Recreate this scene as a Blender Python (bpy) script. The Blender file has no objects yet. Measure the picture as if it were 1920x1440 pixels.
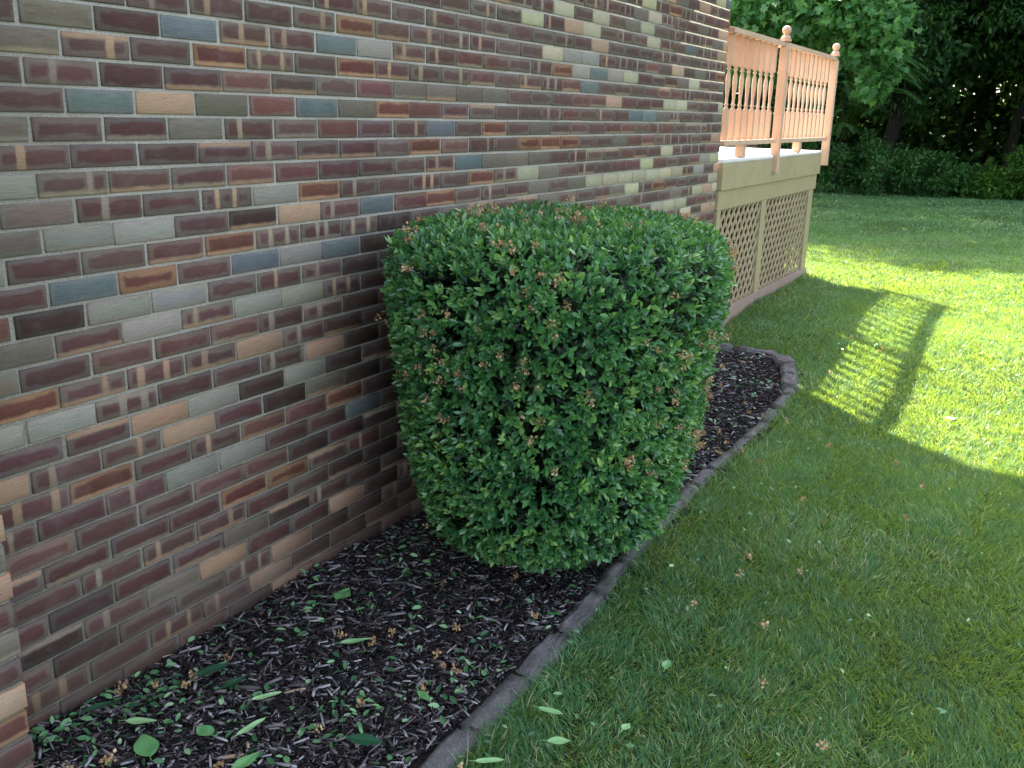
import bpy, bmesh, math, random
import numpy as np
from mathutils import Vector, Matrix
RN = np.random.default_rng(11)
random.seed(5)
D = bpy.data
S = bpy.context.scene
COL = S.collection
R = math.radians
SUN = Vector((-.67, .60, 1.0)).normalized()

# ------------------------------------------------------------------ camera
cam = D.cameras.new('camera'); cam.sensor_width = 36; cam.lens = 1792.6/1920*36; cam.clip_end = 500; cam.clip_start = .05
co = D.objects.new('camera', cam); COL.objects.link(co); S.camera = co
def _rot(a, b, c):
    ca, sa, cb, sb, cc, sc = math.cos(a), math.sin(a), math.cos(b), math.sin(b), math.cos(c), math.sin(c)
    w = Vector((sa*cb, ca*cb, sb)); r0 = Vector((ca, -sa, 0)); u0 = r0.cross(w)
    return cc*r0+sc*u0, -sc*r0+cc*u0, w
cr, cu, cw = _rot(-.5132, -.275, .0241)
CAM = Vector((2.1877, 0, 1.6522))
co.matrix_world = Matrix(((cr.x, cu.x, -cw.x, CAM.x), (cr.y, cu.y, -cw.y, CAM.y), (cr.z, cu.z, -cw.z, CAM.z), (0, 0, 0, 1)))
def ground_at(px, py, z=0.0):
    d = cr*(px-960)/1792.6 + cu*(720-py)/1792.6 + cw
    return CAM + d*((z-CAM.z)/d.z)
def in_view(P, m=.25):
    d = P - np.array(CAM); q = d@np.array(cw); q = np.where(q < .05, .05, q)
    x = d@np.array(cr)/q; y = d@np.array(cu)/q
    return (d@np.array(cw) > .05) & (abs(x) < 960/1792.6+m) & (abs(y) < 720/1792.6+m)

# ------------------------------------------------------------------ tagging
def tag(o, label=None, cat=None, group=None, kind=None):
    if label: o['label'] = label
    if cat: o['category'] = cat
    if group: o['group'] = group
    if kind: o['kind'] = kind
    return o
def empty(name, loc=(0, 0, 0), **k):
    o = D.objects.new(name, None); COL.objects.link(o); o.location = loc; o.empty_display_size = .1
    return tag(o, **k)
def link(name, me, mat=None, parent=None, loc=None, **k):
    o = D.objects.new(name, me); COL.objects.link(o)
    if mat: me.materials.append(mat)
    if parent: o.parent = parent
    if loc is not None: o.location = loc
    return tag(o, **k)

# ------------------------------------------------------------------ node helper
class NT:
    def __init__(s, name):
        s.m = D.materials.new(name); s.m.use_nodes = True; s.t = s.m.node_tree
        s.t.nodes.clear()
    def n(s, t, **k):
        nd = s.t.nodes.new('ShaderNode'+t)
        for a, b in k.items():
            if a.startswith('_'): setattr(nd, a[1:], b)
        for a, b in k.items():
            if a.startswith('_'): continue
            a = a.replace('__', ' ')
            if a.startswith('i') and a[1:].isdigit(): sock = nd.inputs[int(a[1:])]
            else: sock = nd.inputs[a]
            if isinstance(b, bpy.types.NodeSocket): s.t.links.new(b, sock)
            else: sock.default_value = b
        return nd
    def math(s, op, a, b=0.0, c=0.0):
        return s.n('Math', _operation=op, i0=a, i1=b, i2=c).outputs[0]
    def mix(s, f, a, b, mode='MIX'):
        return s.n('Mix', _data_type='RGBA', _blend_type=mode, i0=f, i6=a, i7=b).outputs[2]
    def noise(s, scale, detail=3, vec=None, rough=.5, dist=0.0):
        k = dict(Scale=scale, Detail=detail, Roughness=rough, Distortion=dist)
        if vec is not None: k['Vector'] = vec
        return s.n('TexNoise', **k).outputs['Fac']
    def ramp(s, f, stops, interp='LINEAR'):
        r = s.n('ValToRGB', Fac=f); e = r.color_ramp.elements; r.color_ramp.interpolation = interp
        while len(e) < len(stops): e.new(.5)
        for i, (p, c) in enumerate(stops):
            e[i].position = p; e[i].color = (c, c, c, 1) if not isinstance(c, tuple) else (*c, 1)
        return r.outputs[0]
    def pos(s): return s.n('NewGeometry').outputs['Position']
    def attr(s, name): return s.n('Attribute', _attribute_name=name)
    def smooth(s, x, a, b): return s.n('MapRange', _interpolation_type='SMOOTHSTEP', i0=x, i1=a, i2=b).outputs[0]
    def bump(s, h, strength=.3, dist=.01, normal=None):
        k = dict(Strength=strength, Distance=dist, Height=h)
        if normal is not None: k['Normal'] = normal
        return s.n('Bump', **k).outputs[0]
    def out(s, sh): s.n('OutputMaterial', Surface=sh); return s.m
    def pbr(s, col, rough=.7, spec=.4, normal=None, metal=0):
        k = {'Base__Color': col, 'Roughness': rough, 'Specular__IOR__Level': spec, 'Metallic': metal}
        if normal is not None: k['Normal'] = normal
        return s.n('BsdfPrincipled', **k).outputs[0]
def C4(*c): return (*c, 1)

# ------------------------------------------------------------------ mesh helpers
def mesh_from(name, V, loops, starts, attrs=None, smooth=False):
    me = D.meshes.new(name)
    V = np.asarray(V, np.float32); loops = np.asarray(loops, np.int32); starts = np.asarray(starts, np.int32)
    me.vertices.add(len(V)); me.vertices.foreach_set('co', V.ravel())
    me.loops.add(len(loops)); me.loops.foreach_set('vertex_index', loops)
    me.polygons.add(len(starts)); me.polygons.foreach_set('loop_start', starts)
    if attrs:
        for k, a in attrs.items():
            at = me.attributes.new(k, 'FLOAT', 'POINT'); at.data.foreach_set('value', np.asarray(a, np.float32))
    me.update(calc_edges=True); me.validate()
    if smooth: me.polygons.foreach_set('use_smooth', np.ones(len(me.polygons), bool)); me.update()
    return me
def scatter(name, T, F, P, A, N, Ls, Ws, var, smooth=False, bend=None):
    """bake len(P) copies of template T (along, across, up) as one mesh"""
    T = np.asarray(T, float); n = len(P); k = len(T)
    A = A/np.linalg.norm(A, axis=1)[:, None]
    B = np.cross(N, A); B /= (np.linalg.norm(B, axis=1)[:, None]+1e-9); Nn = np.cross(A, B)
    Ls = np.broadcast_to(Ls, n); Ws = np.broadcast_to(Ws, n)
    V = (P[:, None, :] + A[:, None, :]*(T[None, :, 0, None]*Ls[:, None, None])
         + B[:, None, :]*(T[None, :, 1, None]*Ws[:, None, None]) + Nn[:, None, :]*(T[None, :, 2, None]*Ls[:, None, None]))
    if bend is not None: V[:, :, 2] += bend[:, None]*T[None, :, 0]**2
    fl = np.concatenate([np.array(f) for f in F]); st = np.cumsum([0]+[len(f) for f in F[:-1]])
    loops = (fl[None, :] + (np.arange(n)*k)[:, None]).ravel()
    starts = (st[None, :] + (np.arange(n)*len(fl))[:, None]).ravel()
    at = {'v': np.repeat(var, k), 't': np.tile(T[:, 0], n)}
    return mesh_from(name, V.reshape(-1, 3), loops, starts, at, smooth)
def boxes_mesh(name, L):
    """list of (x0,x1,y0,y1,z0,z1)"""
    V = []; lo = []; st = []
    for (x0, x1, y0, y1, z0, z1) in L:
        b = len(V)
        V += [(x0, y0, z0), (x1, y0, z0), (x1, y1, z0), (x0, y1, z0), (x0, y0, z1), (x1, y0, z1), (x1, y1, z1), (x0, y1, z1)]
        for f in ((3, 2, 1, 0), (4, 5, 6, 7), (0, 1, 5, 4), (1, 2, 6, 5), (2, 3, 7, 6), (3, 0, 4, 7)):
            st.append(len(lo)); lo += [b+i for i in f]
    return mesh_from(name, V, lo, st)
def bevel_box(name, x0, x1, y0, y1, z0, z1, mat, parent, bev=.003, **k):
    me = D.meshes.new(name); bm = bmesh.new()
    bmesh.ops.create_cube(bm, size=1)
    for v in bm.verts: v.co = ((x0+x1)/2+v.co.x*(x1-x0), (y0+y1)/2+v.co.y*(y1-y0), (z0+z1)/2+v.co.z*(z1-z0))
    bmesh.ops.bevel(bm, geom=bm.edges[:], offset=bev, segments=2, affect='EDGES', profile=.6)
    bm.to_mesh(me); bm.free()
    return link(name, me, mat, parent, **k)
def lathe(bm, prof, cx, cy, seg=16):
    rings = []
    for (z, r) in prof:
        rings.append([bm.verts.new((cx+r*math.cos(2*math.pi*i/seg), cy+r*math.sin(2*math.pi*i/seg), z)) for i in range(seg)])
    for a, b in zip(rings, rings[1:]):
        for i in range(seg):
            f = bm.faces.new((a[i], a[(i+1) % seg], b[(i+1) % seg], b[i])); f.smooth = True
    bm.faces.new(rings[0][::-1]); bm.faces.new(rings[-1])
def bm_box(bm, x0, x1, y0, y1, z0, z1):
    v = [bm.verts.new(p) for p in ((x0, y0, z0), (x1, y0, z0), (x1, y1, z0), (x0, y1, z0), (x0, y0, z1), (x1, y0, z1), (x1, y1, z1), (x0, y1, z1))]
    for f in ((3, 2, 1, 0), (4, 5, 6, 7), (0, 1, 5, 4), (1, 2, 6, 5), (2, 3, 7, 6), (3, 0, 4, 7)): bm.faces.new([v[i] for i in f])
def tube(bm, pts, rads, seg=8):
    rings = []
    for i, p in enumerate(pts):
        p = Vector(p); a = Vector(pts[max(i-1, 0)]); b = Vector(pts[min(i+1, len(pts)-1)]); t = (b-a).normalized()
        q = t.cross(Vector((0, 0, 1)) if abs(t.z) < .9 else Vector((1, 0, 0))).normalized(); s = t.cross(q)
        rings.append([bm.verts.new(p+(q*math.cos(2*math.pi*j/seg)+s*math.sin(2*math.pi*j/seg))*rads[i]) for j in range(seg)])
    for a, b in zip(rings, rings[1:]):
        for i in range(seg):
            f = bm.faces.new((a[i], a[(i+1) % seg], b[(i+1) % seg], b[i])); f.smooth = True
    bm.faces.new(rings[0]); bm.faces.new(rings[-1][::-1])
def bm_obj(name, bm, mat, parent=None, **k):
    me = D.meshes.new(name); bmesh.ops.recalc_face_normals(bm, faces=bm.faces[:]); bm.to_mesh(me); bm.free()
    return link(name, me, mat, parent, **k)
def sstep(x, a, b):
    t = np.clip((x-a)/(b-a), 0, 1); return t*t*(3-2*t)
def ground_z(x, y):
    x = np.asarray(x, float); y = np.asarray(y, float)
    return .15*sstep(y, 6.0, 8.3) + .012*np.sin(x*1.7+y*.9)+.008*np.sin(x*3.1-y*2.3)-.15*sstep(y, 23, 34)
def vnoise(x, y, s, seed=0):
    x = np.asarray(x)*s; y = np.asarray(y)*s; xi = np.floor(x).astype(int); yi = np.floor(y).astype(int)
    def h(a, b):
        v = np.sin(a*127.1+b*311.7+seed*74.7)*43758.5453; return v-np.floor(v)
    fx = x-xi; fy = y-yi; fx = fx*fx*(3-2*fx); fy = fy*fy*(3-2*fy)
    return (h(xi, yi)*(1-fx)+h(xi+1, yi)*fx)*(1-fy)+(h(xi, yi+1)*(1-fx)+h(xi+1, yi+1)*fx)*fy

# ------------------------------------------------------------------ materials
def mat_brick():
    s = NT('flashed_brick')
    uv = s.n('UVMap', _uv_map='uv').outputs[0]; sx = s.n('SeparateXYZ', i0=uv)
    u, v = sx.outputs[0], sx.outputs[1]
    ca = s.attr('core').outputs['Color']; ea = s.attr('edge').outputs['Color']; sa = s.attr('stripe').outputs['Color']
    pr = s.n('SeparateColor', i0=s.attr('par').outputs['Color'])
    s1, s2, rn = pr.outputs[0], pr.outputs[1], pr.outputs[2]
    pos = s.pos()
    wob = s.math('MULTIPLY', s.math('SUBTRACT', s.noise(28, 3, pos), .5), .016)
    wob2 = s.math('MULTIPLY', s.math('SUBTRACT', s.noise(9, 2, pos), .5), .026)
    dx = s.math('MULTIPLY', s.math('MINIMUM', u, s.math('SUBTRACT', 1.0, u)), .198)
    dy = s.math('MULTIPLY', s.math('MINIMUM', v, s.math('SUBTRACT', 1.0, v)), .056)
    d1 = s.math('MULTIPLY', s.math('ABSOLUTE', s.math('SUBTRACT', u, s1)), .198)
    d2 = s.math('MULTIPLY', s.math('ABSOLUTE', s.math('SUBTRACT', u, s2)), .198)
    ds = s.math('ADD', s.math('MINIMUM', d1, d2), s.math('ADD', s.math('MULTIPLY', wob, .45), s.math('MULTIPLY', wob2, .25)))
    dm = s.n('Math', _operation='SMOOTH_MIN', i0=dx, i1=dy, i2=.012).outputs[0]
    dm = s.n('Math', _operation='SMOOTH_MIN', i0=dm, i1=ds, i2=.012).outputs[0]
    dm = s.math('ADD', s.math('ADD', dm, wob), wob2)
    off = s.math('MULTIPLY', rn, .009)
    core = s.smooth(s.math('SUBTRACT', dm, off), .0025, .0125)
    col = s.mix(core, ea, ca)
    # light scale along the upper or lower edge of some bricks
    band = s.math('MULTIPLY', s.smooth(s.math('ADD', s.math('ABSOLUTE', s.math('SUBTRACT', v, s.math('GREATER_THAN', rn, .85))), s.math('MULTIPLY', wob, 12.0)), .30, .12),
                  s.math('GREATER_THAN', s.math('FRACT', s.math('MULTIPLY', rn, 7.3)), .72))
    col = s.mix(s.math('MULTIPLY', band, .75), col, sa)
    st = s.smooth(s.math('SUBTRACT', ds, s.math('MULTIPLY', s.math('FRACT', s.math('MULTIPLY', rn, 13.7)), .006)), .0100, .0040)
    col = s.mix(s.math('MULTIPLY', st, s.math('ADD', .45, s.math('MULTIPLY', s.math('FRACT', s.math('MULTIPLY', rn, 5.1)), .5))), col, sa)
    # blotches, speckle, drag marks
    blot = s.noise(14, 5, pos, .65)
    col = s.mix(s.math('MULTIPLY', s.smooth(blot, .5, .8), .16), col, C4(.24, .22, .19))
    drag = s.n('Mapping', Vector=pos, Scale=(1, 6, 160)).outputs[0]
    col = s.mix(.35, col, s.ramp(s.noise(3, 4, drag), [(.3, .25), (.7, .8)]), 'OVERLAY')
    zz = s.n('SeparateXYZ', i0=pos).outputs[2]
    dirt = s.smooth(s.math('ADD', zz, s.math('MULTIPLY', s.noise(4, 5, pos), -.55)), .05, -.28)
    col = s.mix(s.math('MULTIPLY', dirt, .6), col, C4(.075, .05, .038))
    spk = s.noise(300, 2, pos)
    col = s.mix(s.smooth(spk, .66, .72), col, C4(.03, .025, .025))
    lime = s.math('MULTIPLY', s.smooth(s.noise(2.2, 5, pos, .7), .58, .75), .10)
    col = s.mix(lime, col, C4(.45, .44, .40))
    h = s.math('ADD', s.math('MULTIPLY', s.noise(260, 4, pos), .5), s.noise(45, 3, pos))
    h = s.math('ADD', h, s.math('MULTIPLY', s.noise(3, 4, drag), .7))
    return s.out(s.pbr(col, s.ramp(s.noise(20, 3, pos), [(.3, .7), (.7, .88)]), .10, s.bump(h, .3, .002)))
def mat_mortar():
    s = NT('mortar'); pos = s.pos()
    n = s.noise(260, 4, pos, .7); b = s.noise(3, 4, pos)
    col = s.ramp(n, [(.32, (.12, .105, .09)), (.46, (.46, .43, .37)), (.68, (.66, .63, .56))])
    col = s.mix(s.smooth(b, .35, .7), col, s.mix(.5, col, C4(.30, .26, .20)))
    zz = s.n('SeparateXYZ', i0=pos).outputs[2]
    dirt = s.smooth(s.math('ADD', zz, s.math('MULTIPLY', s.noise(2.5, 5, pos), -1.0)), .35, -.35)
    col = s.mix(s.math('MULTIPLY', dirt, .30), col, C4(.12, .085, .065))
    return s.out(s.pbr(col, .95, .2, s.bump(s.math('ADD', n, s.noise(90, 3, pos)), .9, .006)))
def mat_paint(name, c, c2, rough=.6):
    s = NT(name); pos = s.pos()
    g = s.n('Mapping', Vector=pos, Scale=(30, 3, 30)).outputs[0]
    col = s.mix(s.ramp(s.noise(2.5, 5, pos, .6), [(.35, 0.), (.7, 1.)]), C4(*c), C4(*c2))
    col = s.mix(s.math('MULTIPLY', s.smooth(s.noise(11, 6, pos, .7), .62, .75), .4), col, C4(*[q*.45 for q in c]))
    col = s.mix(.12, col, s.ramp(s.noise(6, 4, g), [(.3, 0.), (.7, 1.)]), 'OVERLAY')
    return s.out(s.pbr(col, rough, .35, s.bump(s.noise(8, 4, g), .25, .003)))
def mat_leaf(name, stops, rough=.45, spec=.5, trans=.35, tcol=(.25, .5, .05), bscale=2.0, patch=.25, edge=None):
    s = NT(name); v = s.attr('v').outputs['Fac']; pos = s.pos()
    f = s.math('ADD', v, s.math('MULTIPLY', s.math('SUBTRACT', s.noise(bscale, 3, pos), .5), patch*2))
    col = s.ramp(f, stops)
    if edge:
        col = s.mix(s.math('MULTIPLY', s.smooth(s.attr('t').outputs['Fac'], .0, .9), edge), col, C4(.28, .40, .12))
    p = s.pbr(col, rough, spec)
    t = s.n('BsdfTranslucent', Color=s.mix(.55, col, C4(*tcol), 'MIX')).outputs[0]
    return s.out(s.n('MixShader', Fac=trans, i1=p, i2=t).outputs[0])
def mat_bark(name, a, b):
    s = NT(name); pos = s.pos(); g = s.n('Mapping', Vector=pos, Scale=(14, 14, 2)).outputs[0]; n = s.noise(2, 6, g, .65)
    return s.out(s.pbr(s.ramp(n, [(.3, a), (.7, b)]), .95, .2, s.bump(n, .8, .02)))

M = {}
M['brick'] = mat_brick(); M['mortar'] = mat_mortar()
M['peach'] = mat_paint('peach_stained_wood', (.47, .295, .195), (.53, .36, .25))
M['fascia'] = mat_paint('olive_tan_painted_board', (.31, .25, .135), (.36, .29, .165), .5)
M['lattice'] = mat_paint('tan_painted_lattice', (.28, .215, .12), (.34, .26, .155))
M['skirt'] = mat_paint('brown_skirt_board', (.27, .19, .15), (.32, .23, .18))
M['floor'] = mat_paint('pale_deck_floor', (.62, .56, .52), (.70, .64, .60))
M['trimwhite'] = mat_paint('painted_eave', (.7, .68, .62), (.74, .72, .66))
def mat_shingle():
    s = NT('roof_shingle'); pos = s.pos()
    b = s.n('TexBrick', Vector=pos, Color1=C4(.06, .055, .05), Color2=C4(.11, .1, .09), Mortar=C4(.02, .02, .02), Scale=3.0)
    return s.out(s.pbr(b.outputs[0], .95, .2, s.bump(s.noise(80, 3, pos), .5, .01)))
M['shingle'] = mat_shingle()
M['bush'] = mat_leaf('privet_leaf', [(0, (.012, .050, .026)), (.40, (.050, .170, .062)), (.70, (.11, .28, .078)), (1, (.26, .44, .10))], .24, .65, .28, (.22, .48, .04), 5, .24)
M['bushshade'] = mat_leaf('privet_inner_shade_leaf', [(0, (.004, .014, .006)), (1, (.024, .065, .022))], .4, .5, .15, (.1, .3, .03), 5, .2)  # near-black inner leaves: the shade of the shrub's gaps put into colour
M['dry'] = mat_leaf('dried_flower', [(0, (.22, .12, .055)), (.6, (.50, .33, .175)), (1, (.72, .55, .36))], .8, .2, .2, (.5, .3, .15), 9, .15)
M['twig'] = mat_bark('twig_bark', (.05, .035, .025), (.14, .10, .075))
M['grass'] = mat_leaf('grass_blade', [(0, (.008, .055, .036)), (.38, (.028, .150, .072)), (.64, (.072, .265, .100)), (.84, (.24, .38, .17)), (1, (.55, .50, .33))], .42, .4, .34, (.60, .74, .02), 1.1, .22, .12)
M['maple'] = mat_leaf('maple_leaf', [(0, (.035, .12, .04)), (.6, (.075, .22, .065)), (1, (.20, .40, .11))], .42, .5, .45, (.26, .54, .10), 1.2, .25)
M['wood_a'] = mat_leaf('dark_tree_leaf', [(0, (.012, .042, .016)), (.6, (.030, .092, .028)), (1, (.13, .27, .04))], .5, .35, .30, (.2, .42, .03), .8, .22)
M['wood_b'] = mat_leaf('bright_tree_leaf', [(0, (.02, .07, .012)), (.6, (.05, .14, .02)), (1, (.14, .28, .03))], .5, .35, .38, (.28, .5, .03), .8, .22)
M['shrubleaf'] = mat_leaf('undergrowth_leaf', [(0, (.02, .06, .02)), (.6, (.04, .125, .03)), (1, (.09, .22, .05))], .5, .35, .3, (.2, .4, .05), 1.2, .25)
M['bark'] = mat_bark('dark_bark', (.010, .008, .007), (.032, .026, .021))
M['mbark'] = mat_bark('maple_bark', (.07, .05, .035), (.19, .14, .10))
M['chip'] = mat_leaf('shredded_bark_mulch', [(0, (.006, .005, .005)), (.40, (.016, .012, .012)), (.66, (.048, .037, .034)), (.84, (.14, .12, .12)), (.97, (.38, .35, .36)), (1, (.36, .24, .15))], .85, .3, 0.0, (.1, .1, .1), 7, .12)
M['clip'] = mat_leaf('clipped_leaf', [(0, (.02, .08, .03)), (.5, (.07, .20, .07)), (.85, (.2, .38, .17)), (1, (.33, .47, .25))], .45, .5, .15, (.2, .4, .1), 9, .15)
M['bigleaf_pale'] = mat_leaf('pale_leaf_underside', [(0, (.22, .42, .17)), (1, (.30, .50, .22))], .55, .35, .15, (.3, .5, .15), 9, .3)
M['bigleaf_mid'] = mat_leaf('green_leaf_face', [(0, (.10, .27, .09)), (1, (.15, .35, .12))], .45, .5, .15, (.2, .4, .1), 9, .3)
M['bigleaf_dark'] = mat_leaf('dark_glossy_leaf', [(0, (.012, .06, .03)), (1, (.02, .085, .04))], .3, .6, .1, (.1, .3, .05), 9, .3)
M['brownleaf'] = mat_leaf('brown_leaf', [(0, (.12, .05, .025)), (1, (.2, .09, .04))], .7, .3, .1, (.2, .1, .05), 9, .3)
def mat_ground(name, stops, sc, bs, bd):
    s = NT(name); pos = s.pos(); n = s.noise(sc, 6, pos, .7)
    return s.out(s.pbr(s.ramp(n, stops), .95, .15, s.bump(s.noise(bs, 5, pos, .7), .8, bd)))
M['soil'] = mat_ground('lawn_thatch', [(.3, (.018, .030, .012)), (.7, (.05, .07, .025))], 3, 60, .02)
M['mulch'] = mat_ground('mulch_and_deck_void', [(.35, (.006, .005, .005)), (.7, (.03, .022, .02))], 40, 90, .03)
def mat_edging():
    s = NT('weathered_concrete'); pos = s.pos(); n = s.noise(9, 6, pos, .7); f = s.noise(300, 3, pos)
    col = s.ramp(n, [(.3, (.09, .08, .078)), (.55, (.18, .165, .16)), (.75, (.28, .26, .25))])
    col = s.mix(s.smooth(f, .56, .68), col, C4(.32, .31, .33))
    col = s.mix(s.smooth(s.noise(320, 2, s.n('Mapping', Vector=pos, Location=(3, 3, 3)).outputs[0]), .60, .70), col, C4(.03, .03, .03))
    col = s.mix(s.math('MULTIPLY', s.smooth(s.noise(5, 5, pos, .7), .5, .68), .5), col, C4(.05, .07, .035))
    return s.out(s.pbr(col, .95, .2, s.bump(s.math('ADD', n, s.math('ADD', f, s.noise(60, 4, pos))), 1.0, .010)))
M['edging'] = mat_edging()
def mat_dark():
    s = NT('house_core'); return s.out(s.pbr(C4(.3, .29, .27), .9, .1))
M['core'] = mat_dark()

# ------------------------------------------------------------------ brick walls
LB, HB, Y0 = .2085, .0677, 1.596
CODE = {
 'R': ((.080, .039, .035), (.108, .082, .070)), 'r': ((.108, .050, .042), (.138, .088, .068)),
 'P': ((.088, .052, .042), (.118, .094, .074)), 'D': ((.052, .029, .025), (.062, .048, .040)),
 'B': ((.118, .135, .130), (.150, .154, .142)), 'G': ((.240, .222, .180), (.250, .226, .175)),
 'g': ((.118, .094, .072), (.128, .112, .084)), 'T': ((.340, .215, .145), (.350, .220, .140)),
 'L': ((.350, .315, .205), (.340, .310, .205)), 'S': ((.086, .045, .040), (.118, .092, .072)),
 'W': ((.085, .043, .038), (.118, .090, .070)), 'O': ((.098, .040, .030), (.185, .105, .060))}
# colour of each brick read off the photograph, row by row (row -> first column, letters)
ROWS = {-7: (-.5, 'PPRPgPSPPPPSWLPLPgLPSWSS'), -6: (0, 'PPSWPSWRPSPLSTLPSPLSPBSS'), -5: (-.5, 'PPSWPWWPSPPPPSPTPPPSWPPS'), -4: (-1, 'PPSWPSOPSSSPPLGGSWWrPTPgS'),
 -3: (-1.5, 'PgRBWWBGWSrrPWOGBGLRPRgLPP'), -2: (-1, 'gSROWPOSSSrPWWrBPPPPrrWP'), -1: (-1.5, 'PSRRrPPrggggPPPrrTrRPLLPPRL'),
 0: (-1, 'RBTgrBgOrRPPPWrPWPBBgWPPPg'), 1: (-1.5, 'gRRgSPrRSBPOPgPrPrrPSrPPSS'), 2: (-1, 'SRRRSRRPOrSPOOOPPgrrSWSPP'),
 3: (-1.5, 'GSPRrrRRPWBgggPWPPrPPLSSWrPL'), 4: (-1, 'gWRWGOSPWPOWLgPSPrrLrPPrG'), 5: (-1.5, 'gGGRDTWBrOPSPgPgLLLLLLLSG'), 6: (-1, 'RPrOWWWDPgrPPgPPPgLWOPPPP'),
 7: (-1.5, 'RBORBGBDDPPgrPPPPPgSPPgSLTL'), 8: (-1, 'DGGRWSDDPPrTLSPPPTLPLLLPr'), 9: (-1.5, 'gRGWGGWDDgrPPPPPPPPrrrSL'), 10: (-2, 'gRrrrSWDDPPPSPgPPPLPTTRL'),
 11: (-1.5, 'OSWWTWDDD'), 12: (-2, 'GGWRRWTDD'), 13: (-1.5, 'RRTGDGDD'), 14: (-2, 'TWSTRDgDD'), 15: (-1.5, 'WORWrrOD'), 16: (-2, 'WRWGGRRBD'),
 17: (-1.5, 'rRRrrDRD'), 18: (-2, 'RRRROORWD'), 19: (-1.5, 'RSSSRPDD'), 20: (-2, 'RDRRgDWDD'), 21: (-1.5, 'DSgTRRTD'), 22: (-2, 'SDRPWTDD'), 23: (-1.5, 'WRWSTDDD'), 24: (-2, 'RRRRDTRDR')}
PAL = 'PPPPPRRRRgggrrSSSWWWOOGTDBL'
rb = random.Random(3)
def brick_wall(name, org, ud, nd, col0, col1, row0, row1, ulo, uhi, parent, use_map=False, deep_end=False):
    """bricks in a running bond; org = point of column 0 at z 0, ud = direction of the course, nd = outward normal"""
    V = []; lo = []; st = []; uv = []; att = {k: [] for k in ('core', 'edge', 'stripe', 'par')}
    ud = Vector(ud); nd = Vector(nd); up = Vector((0, 0, 1))
    for m in range(row0, row1):
        zt = (25-m)*HB; zb = zt-HB
        base = 0. if m % 2 == 0 else .5
        for c in range(col0-1, col1+2):
            uc = c+base
            a = uc*LB; b = a+LB
            ja, jb = rb.uniform(-.003, .003), rb.uniform(-.003, .003)
            a += .005+ja; b -= .005+jb
            a = max(a, ulo); b = min(b, uhi)
            if b-a < .03: continue
            ch = None
            if use_map and m in ROWS:
                i = int(round(uc-ROWS[m][0]))
                if 0 <= i < len(ROWS[m][1]): ch = ROWS[m][1][i]
            if name == 'pilaster_brick' and c in (-1, 0): ch = dict(zip(range(12, 25), 'PTgTRgRTORrDR')).get(m)
            if ch is None: ch = rb.choice(PAL+('LTTgg' if uc > 12 else ''))
            co_, ed = CODE[ch]
            k = rb.uniform(.86, 1.16)*(1.16 if ch not in 'LGTB' else .98); w = rb.uniform(-.012, .012)
            co_ = [max(.01, q*k*rb.uniform(.93, 1.07)) for q in co_]; ed = [max(.01, q*k*rb.uniform(.95, 1.05)) for q in ed]
            s1 = s2 = 9.
            if ch == 'S': s1 = rb.choice([.27, .36, .62, .7])+rb.uniform(-.04, .04)
            if ch == 'W': s1 = rb.uniform(.18, .42); s2 = rb.choice([rb.uniform(.58, .82), rb.uniform(.58, .82), .97, 9.])
            sc = rb.choice([(.34, .215, .13), (.30, .235, .155), (.37, .23, .14), (.25, .20, .15), (.27, .22, .155)])
            rn = rb.uniform(0, 1)
            if ch == 'O': rn = .96 if rb.random() < .3 else .12; sc = (.44, .26, .15)
            if ch in 'BGTL': s1 = s2 = 9.; rn = .05 if rb.random() < .8 else .3
            z0 = zb+.0048+rb.uniform(-.0012, .0012); z1 = zt-.0048+rb.uniform(-.0012, .0012)
            dep = .022
            if deep_end and b > uhi-.002: dep = .095
            pr = rb.uniform(-.0015, .0015); bv = .0028
            t1, t2 = rb.uniform(-.0012, .0012), rb.uniform(-.0012, .0012)
            def P(uu, zz, dd): return tuple(Vector(org)+ud*uu+up*zz+nd*dd)
            i0 = len(V)
            V += [P(a+bv, z0+bv, pr), P(b-bv, z0+bv, pr), P(b-bv, z1-bv, pr), P(a+bv, z1-bv, pr),
                  P(a+t1, z0, pr-bv), P(b+t2, z0, pr-bv), P(b+t1, z1, pr-bv), P(a+t2, z1, pr-bv),
                  P(a, z0, -dep), P(b, z0, -dep), P(b, z1, -dep), P(a, z1, -dep)]
            e = .014
            luv = [(e, .05), (1-e, .05), (1-e, .95), (e, .95), (0, 0), (1, 0), (1, 1), (0, 1), (0, 0), (1, 0), (1, 1), (0, 1)]
            fl = [(0, 1, 2, 3)]
            for q in range(4):
                r_ = (q+1) % 4
                fl += [(4+q, 4+r_, r_, q), (8+q, 8+r_, 4+r_, 4+q)]
            for f in fl:
                st.append(len(lo)); lo += [i0+q for q in f]; uv += [luv[q] for q in f]
            nv = 12
            att['core'] += [(*co_, 1)]*nv; att['edge'] += [(*ed, 1)]*nv; att['stripe'] += [(*sc, 1)]*nv; att['par'] += [(s1, s2, rn, 1)]*nv
    me = mesh_from(name, V, lo, st)
    if ud.cross(up).dot(nd) < 0: me.flip_normals()
    ul = me.uv_layers.new(name='uv')
    if ud.cross(up).dot(nd) < 0:
        lv = np.zeros(len(me.loops), np.int32); me.loops.foreach_get('vertex_index', lv)
        base = np.array([(.014, .05), (.986, .05), (.986, .95), (.014, .95), (0, 0), (1, 0), (1, 1), (0, 1), (0, 0), (1, 0), (1, 1), (0, 1)])
        ul.data.foreach_set('uv', base[lv % 12].ravel())
    else: ul.data.foreach_set('uv', np.array(uv, np.float32).ravel())
    for k, a in att.items():
        t = me.attributes.new(k, 'FLOAT_COLOR', 'POINT'); t.data.foreach_set('color', np.array(a, np.float32).ravel())
    return link(name, me, M['brick'], parent)
ZT = 3.2
YE = Y0+25*LB+.003
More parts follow.
